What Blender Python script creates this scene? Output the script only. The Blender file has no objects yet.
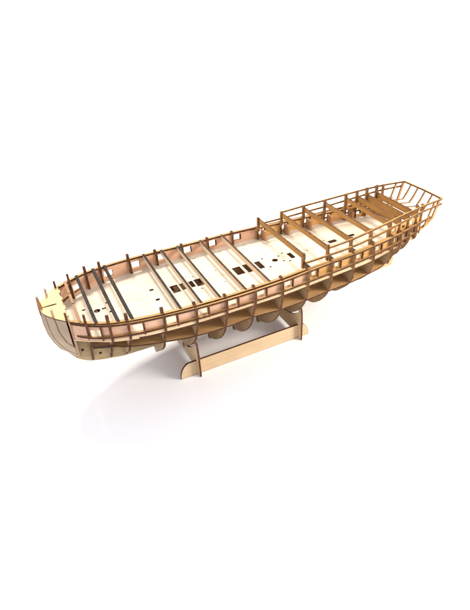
import bpy, bmesh, math, random
from math import radians, sin, cos, pi
from mathutils import Vector, Matrix
from mathutils.geometry import tessellate_polygon
random.seed(7)
SC = bpy.context.scene
COL = SC.collection
G = 0.209                      # height of the model's own zero level above the table

# ------------------------------------------------------------------ materials
def node_mat(name):
    m = bpy.data.materials.new(name); m.use_nodes = True
    nt = m.node_tree
    return m, nt, nt.nodes['Principled BSDF']

def wood(name, light, dark, axis, rough=0.6, fine=1.0, blotch=0.35, tint=None):
    """plywood face: grain stretched along an axis + broad blotches"""
    m, nt, b = node_mat(name)
    N, L = nt.nodes.new, nt.links.new
    tc = N('ShaderNodeTexCoord'); mp = N('ShaderNodeMapping')
    sc = [150 * fine] * 3; sc['xyz'.index(axis)] = 7 * fine
    mp.inputs['Scale'].default_value = sc
    oi = N('ShaderNodeObjectInfo')
    add = N('ShaderNodeVectorMath'); add.operation = 'ADD'
    mul = N('ShaderNodeVectorMath'); mul.operation = 'SCALE'; mul.inputs['Scale'].default_value = 3.7
    comb = N('ShaderNodeCombineXYZ')
    for i in range(3): L(oi.outputs['Random'], comb.inputs[i])
    L(comb.outputs[0], mul.inputs[0])
    L(tc.outputs['Object'], add.inputs[0]); L(mul.outputs[0], add.inputs[1])
    L(add.outputs[0], mp.inputs['Vector'])
    n1 = N('ShaderNodeTexNoise'); n1.inputs['Scale'].default_value = 1.0
    n1.inputs['Detail'].default_value = 5; n1.inputs['Roughness'].default_value = 0.62
    L(mp.outputs[0], n1.inputs['Vector'])
    n2 = N('ShaderNodeTexNoise'); n2.inputs['Scale'].default_value = 24
    n2.inputs['Detail'].default_value = 3
    L(add.outputs[0], n2.inputs['Vector'])
    mx = N('ShaderNodeMix'); mx.data_type = 'FLOAT'; mx.inputs[0].default_value = blotch
    L(n1.outputs['Fac'], mx.inputs[2]); L(n2.outputs['Fac'], mx.inputs[3])
    mr = N('ShaderNodeMapRange'); mr.inputs[1].default_value = 0.36; mr.inputs[2].default_value = 0.64
    L(mx.outputs[0], mr.inputs[0])
    cr = N('ShaderNodeMix'); cr.data_type = 'RGBA'
    cr.inputs[6].default_value = (*dark, 1); cr.inputs[7].default_value = (*light, 1)
    L(mr.outputs[0], cr.inputs[0])
    # each part gets its own slight tone
    hsv = N('ShaderNodeHueSaturation')
    mr2 = N('ShaderNodeMapRange'); mr2.inputs[3].default_value = 0.90; mr2.inputs[4].default_value = 1.08
    L(oi.outputs['Random'], mr2.inputs[0]); L(mr2.outputs[0], hsv.inputs['Value'])
    L(cr.outputs[2], hsv.inputs['Color'])
    L(hsv.outputs[0], b.inputs['Base Color'])
    b.inputs['Roughness'].default_value = rough
    b.inputs['Specular IOR Level'].default_value = 0.3
    bp = N('ShaderNodeBump'); bp.inputs['Strength'].default_value = 0.25; bp.inputs['Distance'].default_value = 0.0004
    L(n1.outputs['Fac'], bp.inputs['Height']); L(bp.outputs[0], b.inputs['Normal'])
    return m

def char(name, a, c, rough=0.75):
    """laser-burnt edge: brown to near black, uneven"""
    m, nt, b = node_mat(name)
    N, L = nt.nodes.new, nt.links.new
    tc = N('ShaderNodeTexCoord')
    n = N('ShaderNodeTexNoise'); n.inputs['Scale'].default_value = 130; n.inputs['Detail'].default_value = 4
    L(tc.outputs['Object'], n.inputs['Vector'])
    mr = N('ShaderNodeMapRange'); mr.inputs[1].default_value = 0.35; mr.inputs[2].default_value = 0.68
    L(n.outputs['Fac'], mr.inputs[0])
    cr = N('ShaderNodeMix'); cr.data_type = 'RGBA'
    cr.inputs[6].default_value = (*a, 1); cr.inputs[7].default_value = (*c, 1)
    L(mr.outputs[0], cr.inputs[0]); L(cr.outputs[2], b.inputs['Base Color'])
    b.inputs['Roughness'].default_value = rough
    b.inputs['Specular IOR Level'].default_value = 0.2
    return m

M = {}
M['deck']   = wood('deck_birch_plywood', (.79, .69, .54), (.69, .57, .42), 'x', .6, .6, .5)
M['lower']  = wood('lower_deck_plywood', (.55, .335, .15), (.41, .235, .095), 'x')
M['frame']  = wood('frame_plywood', (.44, .31, .175), (.33, .22, .115), 'y')
M['bulw']   = wood('bulwark_pink_veneer', (.68, .43, .29), (.55, .31, .19), 'x')
M['bulw_warm_lit'] = wood('bulwark_warm_lit_veneer', (.64, .37, .13), (.50, .25, .075), 'x')  # bulwark veneer again, warm light at the stern put into its colour
M['knee'] = wood('knee_plywood', (.46, .25, .12), (.34, .17, .075), 'z')
M['rail']   = wood('rail_wood', (.47, .275, .095), (.33, .17, .052), 'x')
M['shelf']  = wood('waterway_plywood', (.72, .53, .33), (.60, .42, .24), 'x')
M['cap']    = wood('cap_strip_wood', (.48, .285, .105), (.34, .185, .06), 'x')
M['warm_lit']   = wood('warm_lit_beam_plywood', (.46, .25, .070), (.33, .16, .040), 'y')  # quarterdeck plywood, golden light painted into the base colour
M['beam']   = wood('beam_plywood', (.78, .63, .43), (.68, .52, .33), 'y')
M['brown']  = wood('brown_beam_wood', (.34, .18, .08), (.24, .12, .05), 'y')
M['bow']    = wood('bow_block_wood', (.43, .325, .22), (.35, .255, .165), 'z', .7, .8, .6)
M['cream']  = wood('cream_plywood', (.70, .54, .27), (.60, .44, .20), 'x', .6, .6)
M['keel']   = wood('keel_plywood', (.56, .42, .23), (.45, .32, .16), 'x')
M['stand']  = wood('stand_plywood', (.71, .525, .32), (.60, .425, .24), 'x', .6, .7)
M['edge']   = char('burnt_edge', (.034, .013, .006), (.105, .042, .017))
M['post']   = char('burnt_post_edge', (.058, .021, .009), (.14, .056, .024))
M['warm_lit_post'] = wood('warm_lit_post_wood', (.40, .21, .065), (.25, .115, .032), 'z')  # stern post wood, coloured as if under warm light
M['light_edge'] = char('pale_cut_edge', (.34, .21, .11), (.50, .35, .21))
M['seam'] = char('scored_seam', (.30, .20, .11), (.46, .33, .20))
M['warm_lit_edge'] = char('warm_lit_cut_edge', (.070, .027, .008), (.19, .085, .024))  # cut edge for the stern, warm light mixed into the brown
M['black']  = char('charred_beam_top', (.017, .013, .010), (.046, .036, .028), .8)
M['dark'] = char('dark_burnt_edge', (.035, .018, .011), (.10, .048, .026))
M['stand_edge'] = char('stand_burnt_edge', (.06, .022, .014), (.14, .055, .03))

# ------------------------------------------------------------------ helpers
def lerp_table(tab):
    def f(x):
        if x <= tab[0][0]: return tab[0][1]
        for (a, ya), (b, yb) in zip(tab, tab[1:]):
            if x <= b: return ya + (yb - ya) * (x - a) / (b - a)
        return tab[-1][1]
    return f

def smooth_table(tab):
    """Catmull-Rom through the table, monotone enough for hull lines"""
    xs = [t[0] for t in tab]; ys = [t[1] for t in tab]; n = len(tab)
    d = [(ys[i+1]-ys[i])/(xs[i+1]-xs[i]) for i in range(n-1)]
    m = [d[0]] + [0.5*(d[i-1]+d[i]) for i in range(1, n-1)] + [d[-1]]
    for i in range(n-1):
        if abs(d[i]) < 1e-9: m[i] = m[i+1] = 0
    def f(x):
        if x <= xs[0]: return ys[0] + m[0]*(x-xs[0])
        if x >= xs[-1]: return ys[-1] + m[-1]*(x-xs[-1])
        for i in range(n-1):
            if x <= xs[i+1]:
                h = xs[i+1]-xs[i]; t = (x-xs[i])/h
                return ((2*t**3-3*t*t+1)*ys[i] + (t**3-2*t*t+t)*h*m[i]
                        + (-2*t**3+3*t*t)*ys[i+1] + (t**3-t*t)*h*m[i+1])
    return f

ROOT = {}
def finish(bm, name, mats, parent):
    off = parent_base(parent)
    bmesh.ops.recalc_face_normals(bm, faces=bm.faces)
    for v in bm.verts: v.co -= off
    me = bpy.data.meshes.new(name); bm.to_mesh(me); bm.free()
    for mt in mats: me.materials.append(mt)
    o = bpy.data.objects.new(name, me); COL.objects.link(o)
    o.parent = parent
    return o

def parent_base(p):
    b = Vector((0, 0, 0))
    while p is not None:
        b += p.location; p = p.parent
    return b - Vector((0, 0, G)) if True else b

def add_plate(bm, outer, holes, h0, h1, fmap):
    """flat cut-out: outline (+holes) in 2D, from height h0 to h1; caps mat 0, cut sides mat 1"""
    loops = [[Vector((a, b, 0)) for a, b in outer]] + [[Vector((a, b, 0)) for a, b in h] for h in holes]
    flat = [p for l in loops for p in l]
    tris = tessellate_polygon(loops)
    lo = [bm.verts.new(fmap(p.x, p.y, h0)) for p in flat]
    hi = [bm.verts.new(fmap(p.x, p.y, h1)) for p in flat]
    for t in tris:
        for vs in (lo, hi):
            try: f = bm.faces.new([vs[i] for i in t]); f.material_index = 0
            except ValueError: pass
    k = 0
    for l in loops:
        n = len(l)
        for i in range(n):
            a, b = k+i, k+(i+1) % n
            try: f = bm.faces.new([lo[a], lo[b], hi[b], hi[a]]); f.material_index = 1
            except ValueError: pass
        k += n

def plate(name, outer, holes, h0, h1, fmap, mats, parent, rim=0):
    bm = bmesh.new(); add_plate(bm, outer, holes, h0, h1, fmap)
    if rim:                       # soot rim the laser leaves on the face along every cut
        bmesh.ops.recalc_face_normals(bm, faces=bm.faces)
        caps = [f for f in bm.faces if f.material_index == 0]
        res = bmesh.ops.inset_region(bm, faces=caps, thickness=rim, use_boundary=True, use_even_offset=False)
        for f in res['faces']: f.material_index = 1
    return finish(bm, name, mats, parent)

XY = lambda a, b, h: Vector((a, b, h))
def YZ(x): return lambda a, b, h: Vector((x + h, a, b))
def XZ(y): return lambda a, b, h: Vector((a, y + h, b))

def add_sweep(bm, pts, hw, hh, side=None, mat_top=0, mat_side=1):
    """rectangular strip along a path; hw half width sideways, hh half height"""
    pts = [Vector(p) for p in pts]; rings = []
    for i, p in enumerate(pts):
        t = (pts[min(i+1, len(pts)-1)] - pts[max(i-1, 0)]).normalized()
        s = side.copy() if side else t.cross(Vector((0, 0, 1))).normalized()
        u = s.cross(t).normalized()
        rings.append([bm.verts.new(p + s*a*hw + u*b*hh) for a, b in ((-1, -1), (1, -1), (1, 1), (-1, 1))])
    for r, q in zip(rings, rings[1:]):
        for k in range(4):
            f = bm.faces.new([r[k], r[(k+1) % 4], q[(k+1) % 4], q[k]])
            f.material_index = mat_top if k in (0, 2) else mat_side
    for r in (rings[0], rings[-1]):
        f = bm.faces.new(r); f.material_index = mat_side

def sweep(name, pts, hw, hh, mats, parent, **k):
    bm = bmesh.new(); add_sweep(bm, pts, hw, hh, **k)
    return finish(bm, name, mats, parent)

def frange(a, b, step):
    n = max(1, round((b-a)/step)); return [a+(b-a)*i/n for i in range(n+1)]

# ------------------------------------------------------------------ hull lines (metres, bow at x = 0)
W = smooth_table([(.028, .0645), (.043, .077), (.0615, .0895), (.08, .1005), (.10, .109), (.1309, .1175), (.163, .1225),
                  (.1962, .1260), (.2604, .1305), (.3248, .1320), (.3897, .1315), (.4545, .1295), (.5204, .1240),
                  (.5837, .1185), (.6464, .1137), (.7053, .1082), (.7647, .1005), (.80, .0950), (.83, .0890),
                  (.87, .080), (.90, .0725), (.936, .066)])
Bw = smooth_table([(.0096, .041), (.0313, .062), (.0516, .0775), (.0779, .0925), (.10, .102), (.1309, .1095), (.1962, .118),
                   (.2604, .1212), (.3897, .1206), (.4545, .119), (.5204, .114), (.5837, .109), (.6464, .104),
                   (.7053, .098), (.7647, .0905), (.80, .085), (.87, .074), (.933, .0625)])
U = smooth_table([(.5204, .1015), (.5837, .0995), (.6464, .0975), (.7053, .0915), (.7647, .0845), (.80, .080),
                  (.8537, .073), (.8704, .0708), (.933, .0625)])
SH = smooth_table([(.03, .0128), (.0516, .0110), (.0779, .0094), (.116, .0075), (.1418, .006), (.2341, .0026),
                   (.2769, .0014), (.3171, .0004), (.3742, -.0003), (.43, 0), (.53, 0)])
RA = lambda x: SH(min(x, .43)) - .0050 if x < .45 else lerp_table([(.45, -.0055), (.58, -.0045), (.66, -.0055), (.75, -.0025), (.87, .003), (.93, .006)])(x)
RB = smooth_table([(.50, .009), (.611, .010), (.70, .014), (.765, .020), (.87, .030), (.934, .031)])
RC = smooth_table([(.57, .0265), (.611, .0275), (.70, .0325), (.766, .0375), (.82, .0415), (.87, .0435), (.936, .0425)])
DZ = -.032                       # gun deck top
LZ = -.080                       # lower deck top
# lower hull sections: (z, y) going down
SEC = [
 (.0981, [(-.02, .100), (-.043, .085), (-.075, .063), (-.109, .039), (-.130, .019), (-.152, .004)]),
 (.1309, [(-.02, .1125), (-.036, .1045), (-.0715, .083), (-.106, .060), (-.138, .024), (-.157, .004)]),
 (.1962, [(-.018, .134), (-.050, .122), (-.083, .108), (-.11, .0855), (-.139, .052), (-.163, .006)]),
 (.2604, [(-.019, .1350), (-.043, .1315), (-.073, .1215), (-.097, .1080), (-.126, .0820), (-.152, .049), (-.166, .005)]),
 (.3248, [(-.0187, .1382), (-.045, .1315), (-.063, .1287), (-.0865, .1195), (-.114, .1020), (-.1418, .0741), (-.162, .042), (-.168, .005)]),
 (.3897, [(-.016, .1355), (-.038, .1300), (-.068, .1247), (-.094, .1160), (-.1195, .0991), (-.144, .0751), (-.1605, .0473), (-.167, .005)]),
 (.4545, [(-.023, .1342), (-.0405, .1318), (-.0625, .1282), (-.0838, .1212), (-.1103, .1072), (-.1366, .0837), (-.155, .059), (-.166, .033), (-.168, .005)]),
 (.5204, [(-.0168, .1290), (-.040, .1280), (-.0655, .1245), (-.093, .1130), (-.1217, .0928), (-.1447, .0653), (-.154, .042), (-.161, .005)]),
 (.5837, [(-.0235, .1222), (-.050, .1225), (-.078, .1145), (-.1037, .1000), (-.1325, .0735), (-.148, .047), (-.157, .005)]),
 (.6464, [(-.0267, .1192), (-.0508, .1182), (-.0704, .1138), (-.0923, .0997), (-.1173, .0750), (-.1334, .0539), (-.150, .005)]),
 (.7053, [(-.0208, .1130), (-.0446, .1129), (-.0605, .1087), (-.0792, .1000), (-.1028, .0796), (-.1251, .0526), (-.148, .005)]),
 (.7647, [(-.0224, .1040), (-.0389, .1050), (-.0546, .1013), (-.0759, .0869), (-.1011, .0628), (-.125, .034), (-.146, .005)]),
 (.7970, [(-.020, .0965), (-.0451, .0938), (-.0555, .0885), (-.0686, .0758), (-.09, .055), (-.125, .024), (-.145, .005)]),
 (.8250, [(-.0171, .0905), (-.0309, .0900), (-.0445, .0856), (-.0582, .0753), (-.075, .056), (-.11, .026), (-.145, .005)]),
 (.8530, [(-.012, .0845), (-.025, .083), (-.036, .076), (-.046, .064), (-.062, .045), (-.10, .018), (-.145, .005)]),
]
VIEW = {.1962: 1.0233, .2604: 1.0133, .3248: 1.0129, .3897: 1.0135, .4545: 1.0075, .5204: 1.006, .5837: 1.005, .6464: 1.004, .7053: 1.003}
def fair(x, pts):
    k = VIEW.get(x, 1.0); out = []
    for z, y in pts:
        y2 = .8748 - (.8748 - y)*k; z2 = .5537 - (.5537 - z)*k
        out.append((z2, max(y2, .004)))
    return out
SW30 = smooth_table([(.034, .0605), (.0437, .0735), (.0639, .0895), (.08, .0985), (.0981, .106), (.1309, .1145), (.163, .120), (.1962, .1235),
                     (.2604, .1285), (.3248, .1300), (.3897, .1300), (.4545, .1290), (.5204, .1245), (.5837, .1195), (.6464, .1152),
                     (.7053, .1105), (.7647, .103), (.80, .0955), (.83, .0895), (.866, .080)])
SW40 = smooth_table([(.034, .055), (.0625, .0815), (.0915, .0985), (.1056, .104), (.1309, .1105), (.163, .117), (.1962, .1215),
                     (.2604, .127), (.3248, .1285), (.3897, .1285), (.4545, .128), (.5204, .124), (.5837, .1193), (.6464, .1150),
                     (.7053, .110), (.7647, .1015), (.80, .094), (.83, .085), (.866, .072)])
SEC = [(x, [(-.0285, SW30(x)), (-.040, SW40(x))] + [q for q in fair(x, p) if q[0] < -.052]) for x, p in SEC]
POST = smooth_table([(.03, .0285), (.0648, .026), (.0981, .0235), (.1309, .0210), (.1962, .0165), (.2604, .0085), (.3248, .0055),
                     (.3897, .0045), (.4545, .0045)])
def post_top(x):
    if x < .5: return POST(x)
    return lerp_table([(.52, .0305), (.58, .0315), (.65, .0325), (.70, .034), (.765, .0385), (.80, .044), (.83, .0475), (.86, .0495)])(x)

def round_profile(pts, n=6):
    """refine a list of (z, y) with a smooth curve"""
    out = []
    P = [Vector((y, z)) for z, y in pts]
    for i in range(len(P)-1):
        p0 = P[max(i-1, 0)]; p1 = P[i]; p2 = P[i+1]; p3 = P[min(i+2, len(P)-1)]
        for k in range(n):
            t = k/n
            out.append(0.5*((2*p1)+(p2-p0)*t+(2*p0-5*p1+4*p2-p3)*t*t+(3*p1-p0-3*p2+p3)*t**3))
    out.append(P[-1])
    return [(v.x, v.y) for v in out]

def sec_y(prof, z):
    t = sorted(round_profile(prof), key=lambda p: p[1])
    return lerp_table([(p[1], p[0]) for p in t])(z)

# ------------------------------------------------------------------ SHIP
ship = bpy.data.objects.new('model_ship', None); COL.objects.link(ship)
ship.location = (.46, 0, G - .187)
ship['label'] = 'unfinished wooden ship hull with open frames and bare deck beams, resting on low cradle'
ship['category'] = 'model ship'

FT = .0023                       # half thickness of the frames
STATIONS = [s[0] for s in SEC]

def make_frame(x, prof):
    b, w, zt = Bw(x), W(x), post_top(x)
    quarter = x > .5
    half = []                                   # right-hand outline, from the inner post top outwards and down
    pi_ = (b - .0035) if not quarter else (U(x) - .003)
    po = (b + .0030) if not quarter else (U(x) + .0035)
    if x > .46: zt = post_top(x)
    half.append((b - .0065, DZ - .010))
    half.append((b - .0065, -.006) if not quarter else (b - .0065, -.010))
    half.append((pi_, .004 if not quarter else .008))
    ra = RA(x)
    half += [(po, .004 if not quarter else .008), (po + (.0004 if not quarter else .002), ra + .005)]
    half += [(max(w - .004, po + .001), ra + .0028), (w + .0006, ra + .0012)]
    half += [(y, z) for y, z in round_profile([(ra - .004, w + .0004)] + prof)]
    right = half
    left = [(-y, z) for y, z in reversed(half)]
    outer = right + left
    # remove the repeated centre points
    dx = .0022 if .15 < x < .78 else 0
    fr = plate('frame', outer, [], -FT, FT, YZ(x + dx), [M['frame'], M['post'] if not quarter else M['warm_lit_edge']], ship, rim=.0007)
    zb = .0035 if not quarter else -.006
    for s in (1, -1):
        q = .0006
        plate('timberhead', [(s*pi_, zb), (s*po, zb), (s*po, zt - .0012), (s*(po - .0014), zt), (s*(pi_ + .0014), zt), (s*pi_, zt - .0012)], [], -FT-q, FT+q, YZ(x + dx*.5),
              [M['post']]*2 if not quarter else [M['warm_lit_post'], M['warm_lit_edge']], fr)
    return fr

for x, prof in SEC:
    fr = make_frame(x, prof)
# the two foremost frames stand right behind the bow block
def fore_frame(x, prof, zt, wid):
    half = [(Bw(x)-.008, DZ-.008), (Bw(x)-.008, -.004), (Bw(x)-.003, .002), (Bw(x)-.003, zt), (Bw(x)+.002, zt), (Bw(x)+.003, .012), (wid-.003, .0105), (wid, .006)]
    half += round_profile(prof)
    plate('frame', half + [(-y, z) for y, z in reversed(half)], [], -FT, FT, YZ(x), [M['frame'], M['post']], ship, rim=.0006)
fore_frame(.060, [(-.0225, .0865), (-.040, .0785), (-.075, .045), (-.105, .027), (-.130, .010), (-.1445, .003)], .026, .0915)

# --- small timberheads standing on the bow
for sgn in (1, -1):
    x = .0096
    plate('timberhead', [(sgn*.038, .0125), (sgn*.0445, .0125), (sgn*.0435, .030), (sgn*.0385, .030)], [], -.0022, .0022, YZ(x), [M['light_edge'], M['light_edge']], ship)
    x = .0305
    plate('timberhead', [(sgn*.0595, .0125), (sgn*.0655, .0125), (sgn*.0650, .0285), (sgn*.0605, .0285)], [], -.0022, .0022, YZ(x), [M['post'], M['post']], ship)
plate('stem_head', [(-.0125, .000), (-.003, .000), (-.0045, .020), (-.0065, .0405), (-.0105, .0405), (-.0125, .018)], [], -.0032, .0032, XZ(0), [M['brown'], M['brown']], ship)

# --- bow block: layered and sanded filler pieces
STEM = lerp_table([(-.160, .124), (-.151, .084), (-.144, .055), (-.126, .029), (-.105, .017), (-.09, .004), (-.0704, -.0038), (-.0478, -.0095), (-.02, -.0115), (.0, -.0105), (.02, -.0105)])
YM = lerp_table([(-.126, .002), (-.105, .020), (-.08, .038), (-.05, .055), (-.02, .065), (.012, .069)])
XB = .031
def bow_x(y, z):
    ym = max(YM(z), .0005)
    if abs(y) >= ym: return XB
    return min(XB, STEM(z) + (XB - STEM(z)) * (abs(y)/ym)**1.7)
def bow_zb(y):
    z = .012
    while z > -.126 and YM(z) > abs(y)+.0006: z -= .0005
    return z
def bow_layer(name, y0, y1, inset, mats, ztop=.0115, back=0):
    XB = globals()['XB'] - back
    bm = bmesh.new(); rings = []
    ys = [y0 + (y1-y0)*i/4 for i in range(5)]
    n = 26
    for y in ys:
        zb = bow_zb(y)
        ring = []
        for i in range(n+1):
            z = ztop + (zb - ztop)*i/n
            ring.append(bm.verts.new((min(bow_x(y, z)+inset, XB-.0005), y, z)))
        ring.append(bm.verts.new((XB, y, zb))); ring.append(bm.verts.new((XB, y, ztop)))
        rings.append(ring)
    m = len(rings[0])
    for r, q in zip(rings, rings[1:]):
        for i in range(m):
            f = bm.faces.new([r[i], r[(i+1) % m], q[(i+1) % m], q[i]])
            f.smooth = i < n
    for r in (rings[0], rings[-1]): bm.faces.new(r)
    return finish(bm, name, mats, ship)
for s in (1, -1):
    for a, b in ((.0035, .0220), (.0244, .0440), (.0464, .0660)):
        bow_layer('bow_block', s*a, s*b, 0, [M['bow']], back=.0028 if a > .04 else 0)
    for a, b in ((.0220, .0244), (.0440, .0464)):
        bow_layer('glue_seam', s*a, s*b, .0006, [M['stand_edge']])
# fore bulkhead closing the block, its edge visible as a pale upright strip
half = [(.055, -.002), (.060, .0135), (.0665, .0135), (.0690, .010)] + round_profile([(.006, .0700), (-.02, .0665), (-.05, .0565), (-.08, .0395), (-.105, .0215), (-.126, .0035)])
half = [(0.0, -.002)] + half
plate('frame', half + [(-y, z) for y, z in reversed(half[1:])], [], -.0021, .0021, YZ(.0335), [M['bow'], M['light_edge']], ship)
# beak deck
ys = [i*.066/14 for i in range(-14, 15)]
front = [(bow_x(y, .012)-.0008, y) for y in ys]
back = [(.0335, .067), (.0335, .050), (.0365, .050), (.0365, .038), (.0335, .038), (.0335, .022), (.0362, .022), (.0362, .010), (.0335, .010),
        (.0335, -.012), (.0362, -.012), (.0362, -.026), (.0335, -.026), (.0335, -.040), (.0365, -.040), (.0365, -.052), (.0335, -.052), (.0335, -.067)]
# slot on the centre line for the bowsprit
slot = [(-.006, -.0002), (.004, -.0012), (.016, -.0020), (.0225, -.0012), (.0225, .0022), (.012, .0030), (-.006, .0024)]
plate('beak_deck', front + back, [slot], .0120, .0142, XY, [M['cream'], M['edge']], ship)

# --- keel plate
kp = [(STEM(z)-.0012, z) for z in (-.004, -.02, -.0478, -.0704, -.09, -.105, -.126)]
kp += [(.040, -.1365), (.055, -.1455), (.084, -.153), (.124, -.1605), (.20, -.1625), (.84, -.1565), (.868, -.1535), (.872, -.135), (.874, -.0815), (.031, -.0815), (.031, -.004)]
def rect(cx, cy, a, b): return [(cx-a, cy-b), (cx+a, cy-b), (cx+a, cy+b), (cx-a, cy+b)]
plate('keel', kp, [rect(.044, -.110, .0026, .0028), rect(.0775, -.1325, .0028, .0026)], -.0030, -.0004, XZ(0), [M['keel'], M['edge']], ship)
plate('keel', kp, [], -.0003, .0030, XZ(0), [M['stand_edge'], M['edge']], ship)  # dark backing sheet, paints the shade behind the keel holes
for x in (.2604, .3248, .3897, .4545):
    plate('keel_foot', [(x-.000, -.166), (x+.011, -.166), (x+.0105, -.189), (x+.0015, -.189)], [], -.004, .004, XZ(-.006), [M['frame'], M['edge']], ship)

# --- decks
xs = frange(.0375, .868, .008)
def deck_outline(fw, x0, x1, inset):
    xx = frange(x0, x1, .008)
    return [(x, -(fw(x)-inset)) for x in xx] + [(x, fw(x)-inset) for x in reversed(xx)]
def ell(cx, cy, a, b, n=22): return [(cx+a*cos(2*pi*i/n), cy+b*sin(2*pi*i/n)) for i in range(n)]
holes = [ell(.0938, .0055, .0066, .0062), rect(.1083, .0072, .0044, .0022), rect(.1175, .0248, .0018, .0022), rect(.1175, -.0109, .0016, .0024), rect(.0693, .0227, .0032, .0022),
         rect(.2166, .0232, .0042, .0034), rect(.2170, -.0187, .0042, .0034),
         rect(.2635, .0010, .0085, .0150), rect(.2845, .0015, .0080, .0130), rect(.3205, -.0004, .0100, .0145), rect(.3020, .0005, .0048, .0125),
         rect(.4150, -.0015, .0095, .0165), rect(.4405, -.0020, .0085, .0180), rect(.4675, -.0035, .0065, .0162),
         ell(.3703, .0263, .0013, .0016, 10), ell(.3704, -.0267, .0013, .0016, 10), ell(.3147, -.0265, .0016, .0018, 10), ell(.3144, .0277, .0013, .0016, 10),
         ell(.5085, -.0028, .0068, .0064), ell(.4855, .0179, .0024, .0024, 12), ell(.4855, -.0231, .0024, .0024, 12),
         ell(.5247, .0097, .0024, .0022, 12), ell(.5390, .0172, .0024, .0022, 12), ell(.5250, -.0149, .0024, .0022, 12), ell(.5375, -.0225, .0024, .0022, 12),
         rect(.5515, -.0030, .0052, .0125), ell(.5961, -.0017, .0016, .0014, 10), rect(.6735, .0048, .0106, .0060), ell(.6575, .0194, .0018, .0018, 10),
         rect(.7290, .0064, .0100, .0045)]
for x in STATIONS[3:13]:
    holes.append(rect(x+.024, Bw(x)-.019, .0052, .0006))
plate('gun_deck', deck_outline(Bw, .0375, .866, 0), holes, DZ-.0030, DZ, XY, [M['deck'], M['edge']], ship, rim=.0003)
# etched seam lines of the deck halves: shallow dark score strips let into the sheet
for a, b in ((.102, .2540), (.3312, .4040), (.4755, .5005), (.5165, .5450), (.558, .6620), (.686, .718)):
    plate('deck_seam', [(a, -.00028), (b, -.00028), (b, .00028), (a, .00028)], [], DZ-.001, DZ+.00012, XY, [M['seam']]*2, ship)
# lower deck follows the section widths at its level
LW = smooth_table([(.070, .046)] + [(x, sec_y(p, LZ-.001)+.0012) for x, p in SEC])
lo_holes = [rect(.30, 0, .012, .010), rect(.44, 0, .012, .010), rect(.6, .02, .012, .01)]
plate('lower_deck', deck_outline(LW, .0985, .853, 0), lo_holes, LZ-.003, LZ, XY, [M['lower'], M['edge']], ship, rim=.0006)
# short platform at the bow
plate('bow_platform', [(.0625, -.052), (.0965, -.0665), (.0965, .0665), (.0625, .052)], [], -.0790, -.0715, XY, [M['lower'], M['dark']], ship)

# --- bulwarks with gun ports (bent panels)
def bent_panel(name, x0, x1, z0, z1, ports, f, t, s, mats, top=None):
    """panel following the hull side y = f(x); ports = (xa, xb, za, zb)"""
    bx = set(frange(x0, x1, .008)); bz = {z0, z1}
    for a, b, c, d in ports: bx |= {a, b}; bz |= {c, d}
    bx = sorted(bx); bz = sorted(bz)
    bx2 = [bx[0]]
    for v in bx[1:]:
        if v - bx2[-1] > 1e-5: bx2.append(v)
    bx = bx2
    bm = bmesh.new(); V = {}
    def vert(i, j, k):
        key = (i, j, k)
        if key not in V:
            x = bx[i]; z = bz[j]
            if top and j == len(bz)-1: z = top(x)
            V[key] = bm.verts.new((x, s*(f(x) + (t if k else 0)), z))
        return V[key]
    def solid(i, j):
        if not (0 <= i < len(bx)-1 and 0 <= j < len(bz)-1): return False
        xm = .5*(bx[i]+bx[i+1]); zm = .5*(bz[j]+bz[j+1])
        return not any(a < xm < b and c < zm < d for a, b, c, d in ports)
    for i in range(len(bx)-1):
        for j in range(len(bz)-1):
            if not solid(i, j): continue
            for k in (0, 1):
                bm.faces.new([vert(i, j, k), vert(i+1, j, k), vert(i+1, j+1, k), vert(i, j+1, k)])
            for (di, dj, e) in ((-1, 0, ((i, j), (i, j+1))), (1, 0, ((i+1, j), (i+1, j+1))), (0, -1, ((i, j), (i+1, j))), (0, 1, ((i, j+1), (i+1, j+1)))):
                if not solid(i+di, j+dj):
                    (p, q), (r, u) = e
                    fc = bm.faces.new([vert(p, q, 0), vert(r, u, 0), vert(r, u, 1), vert(p, q, 1)]); fc.material_index = 1
    return finish(bm, name, mats, ship)

frames_x = [.0335, .060] + STATIONS
PORTS = []
for a, b in zip(frames_x, frames_x[1:]):
    gap = b - a
    if a < .05 or a == .0981: continue
    w0 = .0070 if gap > .05 else .005
    PORTS.append((a + w0, a + (w0 + .0195 if gap > .05 else w0 + min(.016, gap-.012)), -.0245, -.0075))
for s in (1, -1):
    for xa, xb, mt in ((.0357, .5204, M['bulw']), (.5210, .866, M['bulw_warm_lit'])):
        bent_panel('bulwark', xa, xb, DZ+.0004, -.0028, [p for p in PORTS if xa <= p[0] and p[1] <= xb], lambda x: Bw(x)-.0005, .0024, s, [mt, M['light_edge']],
                   top=lambda x: -.0028 + SH(min(x, .45)))

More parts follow.
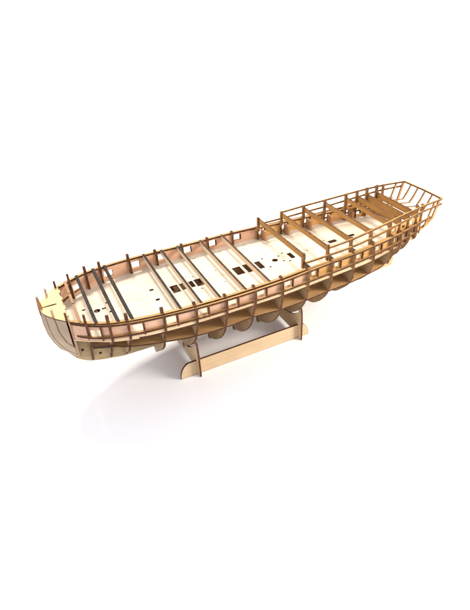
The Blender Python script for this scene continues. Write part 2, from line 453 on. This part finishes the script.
# --- rails along the sides
def side_path(f, zf, x0, x1, s, off=0): return [(x, s*(f(x)+off), zf(x)) for x in frange(x0, x1, .008)]
Rm = [M['rail'], M['edge']]; Cm = [M['cap'], M['edge']]; Gm = [M['cap'], M['warm_lit_edge']]
for s in (1, -1):
    sweep('cap_strip', side_path(Bw, lambda x: SH(min(x, .5)) - .0019, .036, .5185, s, .0010), .0034, .0022, Cm, ship)
    sweep('cap_strip', side_path(Bw, lambda x: -.0045, .5225, .862, s, .001), .0032, .0020, Gm, ship)
    sweep('upper_rail', side_path(W, RA, .034, .905, s, -.0024), .0021, .0023, Rm, ship)
    sweep('lower_rail', side_path(SW30, lambda x: -.0285 + .45*SH(min(x, .43)) + .05*max(0, x-.62), .034, .860, s, -.0010), .0021, .0021, Rm, ship)
    bm = bmesh.new(); prev = None
    for x in frange(.034, .852, .008):
        zz = -.0055*min(1, max(0, (x-.05)/.12)) + .06*max(0, x-.68)
        yi = Bw(x) + .0008; yo = SW40(x) - .0010
        ring = [bm.verts.new((x, s*yy, z)) for yy, z in ((yi, DZ-.0012), (yo, DZ-.0022+zz), (yo, DZ-.0058+zz), (yi, DZ-.0044))]
        if prev:
            for k in range(4):
                f = bm.faces.new([prev[k], prev[(k+1) % 4], ring[(k+1) % 4], ring[k]]); f.material_index = 1 if k == 1 else 0
        else: bm.faces.new(ring)
        prev = ring
    bm.faces.new(prev)
    finish(bm, 'waterway', [M['shelf'], M['edge']], ship)
    mid = lambda x: U(x) + .0062
    sweep('middle_rail', side_path(mid, RB, .5225, .936, s), .0016, .0020, [M['rail'], M['warm_lit_edge']], ship)
    sweep('top_rail', side_path(U, RC, .5855, .936, s, .0045), .0017, .0020, [M['rail'], M['warm_lit_edge']], ship)
    # short uprights between the rails beside each port
    for (a, b, c, d) in PORTS:
        x = b + .0012
        w = W(x)
        plate('gunport_post', [(s*(w-.0050), DZ), (s*(w-.0002), DZ+.001), (s*(w+.0002), RA(x)+.0010), (s*(w-.0046), RA(x)+.0014)], [], -.0015, .0015, YZ(x),
              [M['post'] if x < .5 else M['warm_lit_edge']]*2, ship)

# --- planking panels of the stern quarters, with small square ports
for s in (1, -1):
    pp = [(a + .0075, a + .0175, .0035, .0125) for a in (.7680, .7990, .8270)]
    bent_panel('quarter_panel', .7690, .8660, -.0030, .0175, pp, lambda x: U(x) - .0005, .0022, s, [M['bulw_warm_lit'], M['warm_lit_edge']])
    x = .8715
    plate('quarter_post', [(s*(U(x)-.003), -.030), (s*(U(x)+.0035), -.030), (s*(U(x)+.0035), .047), (s*(U(x)-.003), .047)], [], -.002, .002, YZ(x), [M['warm_lit_post'], M['warm_lit_edge']], ship)

# --- beams
def beam(x, hw, zt, h, th, mats, notches=(), name='deck_beam', top=1):
    out = [(-hw, zt-h), (-hw, zt)]
    for n in sorted(notches):
        out += [(n-.0017, zt), (n-.0017, zt-.0022), (n+.0017, zt-.0022), (n+.0017, zt)]
    out += [(hw, zt), (hw, zt-h)]
    return plate(name, out, [], -th/2, th/2, YZ(x), mats, ship, rim=.0005 if h > .010 else 0)
NO = (.029, -.0125)
def notched(b, x, zt, th):
    for n in NO:
        bm = bmesh.new()
        add_plate(bm, rect(x, n, th/2+.0002, .0014), [], zt-.0009, zt+.0003, XY)
        finish(bm, 'notch', [M['stand_edge']]*2, b)
def grey(x, hw, zt, h, th, note):
    b = beam(x, hw, zt, h, th, [M['black'], M['black']] if h < .010 else [M['beam'], M['black']])
    if note: notched(b, x, zt, th)
b0 = beam(.0516, .0800, .0125, .0065, .0052, [M['brown'], M['brown']]); notched(b0, .0516, .0125, .0052)
grey(.0779, .0965, .0105, .006, .0062, True)
grey(.1160, .1095, .0088, .006, .0062, True)
grey(.1418, .1132, .0074, .007, .0058, True)
grey(.2341, .1222, .0038, .0125, .0054, True)
grey(.2769, .1222, .0026, .0125, .0048, False)
grey(.3171, .1222, .0016, .0125, .0046, False)
beam(.3742, .1222, .0008, .0125, .0050, [M['beam'], M['dark']])
beam(.4300, .1208, .0010, .0125, .0048, [M['beam'], M['dark']])
for x, hw, zt in ((.5240, .1035, .0265), (.5868, .1005, .0268), (.6494, .0985, .0275), (.7083, .0925, .0295), (.7672, .0855, .0310),
                  (.7990, .0815, .0300), (.8275, .0785, .0290), (.8560, .0740, .0295)):
    big = x > .78
    beam(x, hw, zt, .0112 if not big else .0150, .0046, [M['warm_lit'], M['warm_lit_edge'] if not big else M['warm_lit_edge']], name='quarterdeck_beam')
# knees under the quarterdeck beams, both sides
for x in (.5204, .5837, .6464, .7053, .7647):
    for s in (1, -1):
        b = Bw(x)
        kx = x + .0145
        b = Bw(kx)
        kn = plate('knee', [(s*(b-.0012), DZ+.0005), (s*(b-.0225), DZ+.0005), (s*(b-.0225), -.0062), (s*(b-.0012), -.0062)], [], -.0026, .0026, YZ(kx), [M['knee'], M['knee']], ship)
        if s < 0: plate('knee_cap', [(s*(b-.0012), -.0062), (s*(b-.0228), -.0062), (s*(b-.0228), -.0046), (s*(b-.0012), -.0046)], [], -.0030, .0030, YZ(kx), [M['black'], M['black']], kn)
# hatch coaming pieces by the stern
sweep('poop_ledge', [(.863, -.070, .0175), (.863, .070, .0175)], .0025, .0012, [M['warm_lit'], M['warm_lit_edge']], ship)
sweep('stern_ledge', [(.865, -.072, -.028), (.865, .072, -.028)], .0020, .0030, [M['warm_lit'], M['warm_lit_edge']], ship)

# --- stern: counter timbers and transom rail
for y in (.0375, .0125, -.0125, -.0375):
    path = [(.8655, .0165), (.894, .0108), (.9135, .0085), (.9255, .024), (.9345, .0435)]
    th = .0016
    up = [(.8655, .0195), (.893, .0138), (.9105, .0112), (.9215, .0265), (.9310, .0435)]
    plate('counter_timber', path + up[::-1], [], -th, th, XZ(y), [M['warm_lit'], M['warm_lit_edge']], ship)
for s in (1, -1):
    y = s*.0635
    out = [(.8655, -.038), (.8990, -.0235), (.9215, -.0075), (.9270, .012), (.9350, .0435), (.9285, .0435), (.9200, .012), (.9155, -.003), (.8960, -.0165), (.8655, -.029)]
    plate('counter_timber', out, [], -.0016, .0016, XZ(y), [M['warm_lit'], M['warm_lit_edge']], ship)
    # stern quarter post just ahead of it
    out = [(.888, -.020), (.893, -.019), (.9140, .0405), (.9095, .0405)]
    plate('quarter_post', out, [], -.0016, .0016, XZ(s*.0685), [M['warm_lit'], M['warm_lit_edge']], ship)
sweep('transom_rail', [(.9345, -.066, .0440), (.9360, -.033, .0440), (.9368, 0, .0440), (.9360, .033, .0440), (.9345, .066, .0440)], .0020, .0019, [M['rail'], M['warm_lit_edge']], ship)

# ------------------------------------------------------------------ STAND
stand = bpy.data.objects.new('display_stand', None); COL.objects.link(stand)
stand.location = (.387, 0, 0)
stand['label'] = 'low plywood cradle with cross legs and long side bars under the ship hull'
stand['category'] = 'stand'
Sm = [M['stand'], M['stand_edge']]
B0 = -G + .0003
def leg_outline(prof, clear=.0035):
    pr = [(y, z) for y, z in round_profile(prof) if z < -.10]
    bowl = []
    for i, (y, z) in enumerate(pr):
        bowl.append((max(y + clear*.7, .0), z - clear))
    bowl = [p for p in bowl if p[0] < .0885]
    half = [(.0995, B0), (.0995, -.185), (.0998, -.150), (.0985, -.132), (.0965, -.121), (.0935, -.1165), (.0900, -.1175)] + bowl
    half = [p for p in half]
    bottom = [(.070, B0), (.058, B0+.006), (.045, B0+.008)]
    right = [(y, z) for y, z in half]
    left = [(-y, z) for y, z in reversed(half)]
    return right + left + [(-.070, B0), (-.058, B0+.006), (-.045, B0+.008), (.045, B0+.008), (.058, B0+.006), (.070, B0)]
for xl, k in ((.2650, 3), (.5250, 7)):
    plate('cradle_leg', leg_outline(SEC[k][1]), [], -.0021, .0021, YZ(xl), Sm, stand, rim=.0006)
arc = lambda cx, r, hgt, s: [(cx + s*r*sin(a), B0 + hgt*cos(a)) for a in [i*pi/2/10 for i in range(11)]]
bar = arc(.247, .024, .0385, -1)[::-1] + arc(.5285, .0235, .0385, 1)
for s in (1, -1):
    plate('side_bar', bar, [], -.0021, .0021, XZ(s*.0848), Sm, stand, rim=.0006)

# ------------------------------------------------------------------ white sweep the model stands on
m, nt, b = node_mat('white_paper')
n = nt.nodes.new('ShaderNodeTexNoise'); n.inputs['Scale'].default_value = 6
tc = nt.nodes.new('ShaderNodeTexCoord'); nt.links.new(tc.outputs['Object'], n.inputs['Vector'])
cr = nt.nodes.new('ShaderNodeMix'); cr.data_type = 'RGBA'
cr.inputs[6].default_value = (.90, .90, .91, 1); cr.inputs[7].default_value = (.92, .92, .92, 1)
nt.links.new(n.outputs['Fac'], cr.inputs[0]); nt.links.new(cr.outputs[2], b.inputs['Base Color'])
b.inputs['Roughness'].default_value = .8; b.inputs['Specular IOR Level'].default_value = .15
bm = bmesh.new()
prof = [(-2.2, 0), (-1, 0), (0, 0), (1, 0), (1.6, 0)] + [(1.6 + .7*sin(a), .7 - .7*cos(a)) for a in [i*pi/2/12 for i in range(1, 13)]] + [(2.3, 2.4)]
d = Vector((.40, .917, 0)).normalized(); r = Vector((d.y, -d.x, 0))
rows = [[bm.verts.new(Vector((.45, 0, 0)) + d*a + r*k + Vector((0, 0, h))) for k in (-4, -2, 0, 2, 4)] for a, h in prof]
for p, q in zip(rows, rows[1:]):
    for i in range(4): bm.faces.new([p[i], p[i+1], q[i+1], q[i]]).smooth = True
bmesh.ops.recalc_face_normals(bm, faces=bm.faces)
me = bpy.data.meshes.new('ground'); bm.to_mesh(me); bm.free(); me.materials.append(m)
gr = bpy.data.objects.new('ground', me); COL.objects.link(gr); gr['kind'] = 'structure'

# ------------------------------------------------------------------ light
w = bpy.data.worlds.new('World'); SC.world = w; w.use_nodes = True
bg = w.node_tree.nodes['Background']; bg.inputs[0].default_value = (.86, .88, 1.0, 1); bg.inputs[1].default_value = .92
def area(name, loc, target, size, power, col):
    l = bpy.data.lights.new(name, 'AREA'); l.shape = 'RECTANGLE'; l.size, l.size_y = size; l.energy = power; l.color = col
    o = bpy.data.objects.new(name, l); COL.objects.link(o); o.location = loc
    o.rotation_euler = (Vector(target)-Vector(loc)).to_track_quat('-Z', 'Y').to_euler()
    return o
area('softbox', (.20, 1.5, 2.6), (.40, 0, .1), (.6, .6), 112, (1, .94, .84))
area('softbox', (1.5, -.95, .85), (.64, -.05, .05), (.6, .6), 30, (1, .93, .83))

# ------------------------------------------------------------------ camera (solved from the photograph)
cam = bpy.data.cameras.new('camera'); co = bpy.data.objects.new('camera', cam); COL.objects.link(co)
Rw = ((0.8989, -0.4352, -0.0512), (-0.2898, -0.5027, -0.8145), (0.3287, 0.7469, -0.5780))
right, down, fwd = (Vector(v) for v in Rw)
fwd.normalize(); right = (right - fwd*right.dot(fwd)).normalized(); up = right.cross(fwd)
mt = Matrix((( right.x, up.x, -fwd.x, .0165), (right.y, up.y, -fwd.y, -.8748), (right.z, up.z, -fwd.z, .5537 + G), (0, 0, 0, 1)))
co.matrix_world = mt
cam.sensor_fit = 'HORIZONTAL'; cam.sensor_width = 36
cam.lens = 36*496.35/470
cam.clip_start = .02; cam.clip_end = 60
SC.camera = co
SC.view_settings.view_transform = 'Standard'; SC.view_settings.look = 'None'
SC.view_settings.gamma = 1; SC.view_settings.exposure = 0
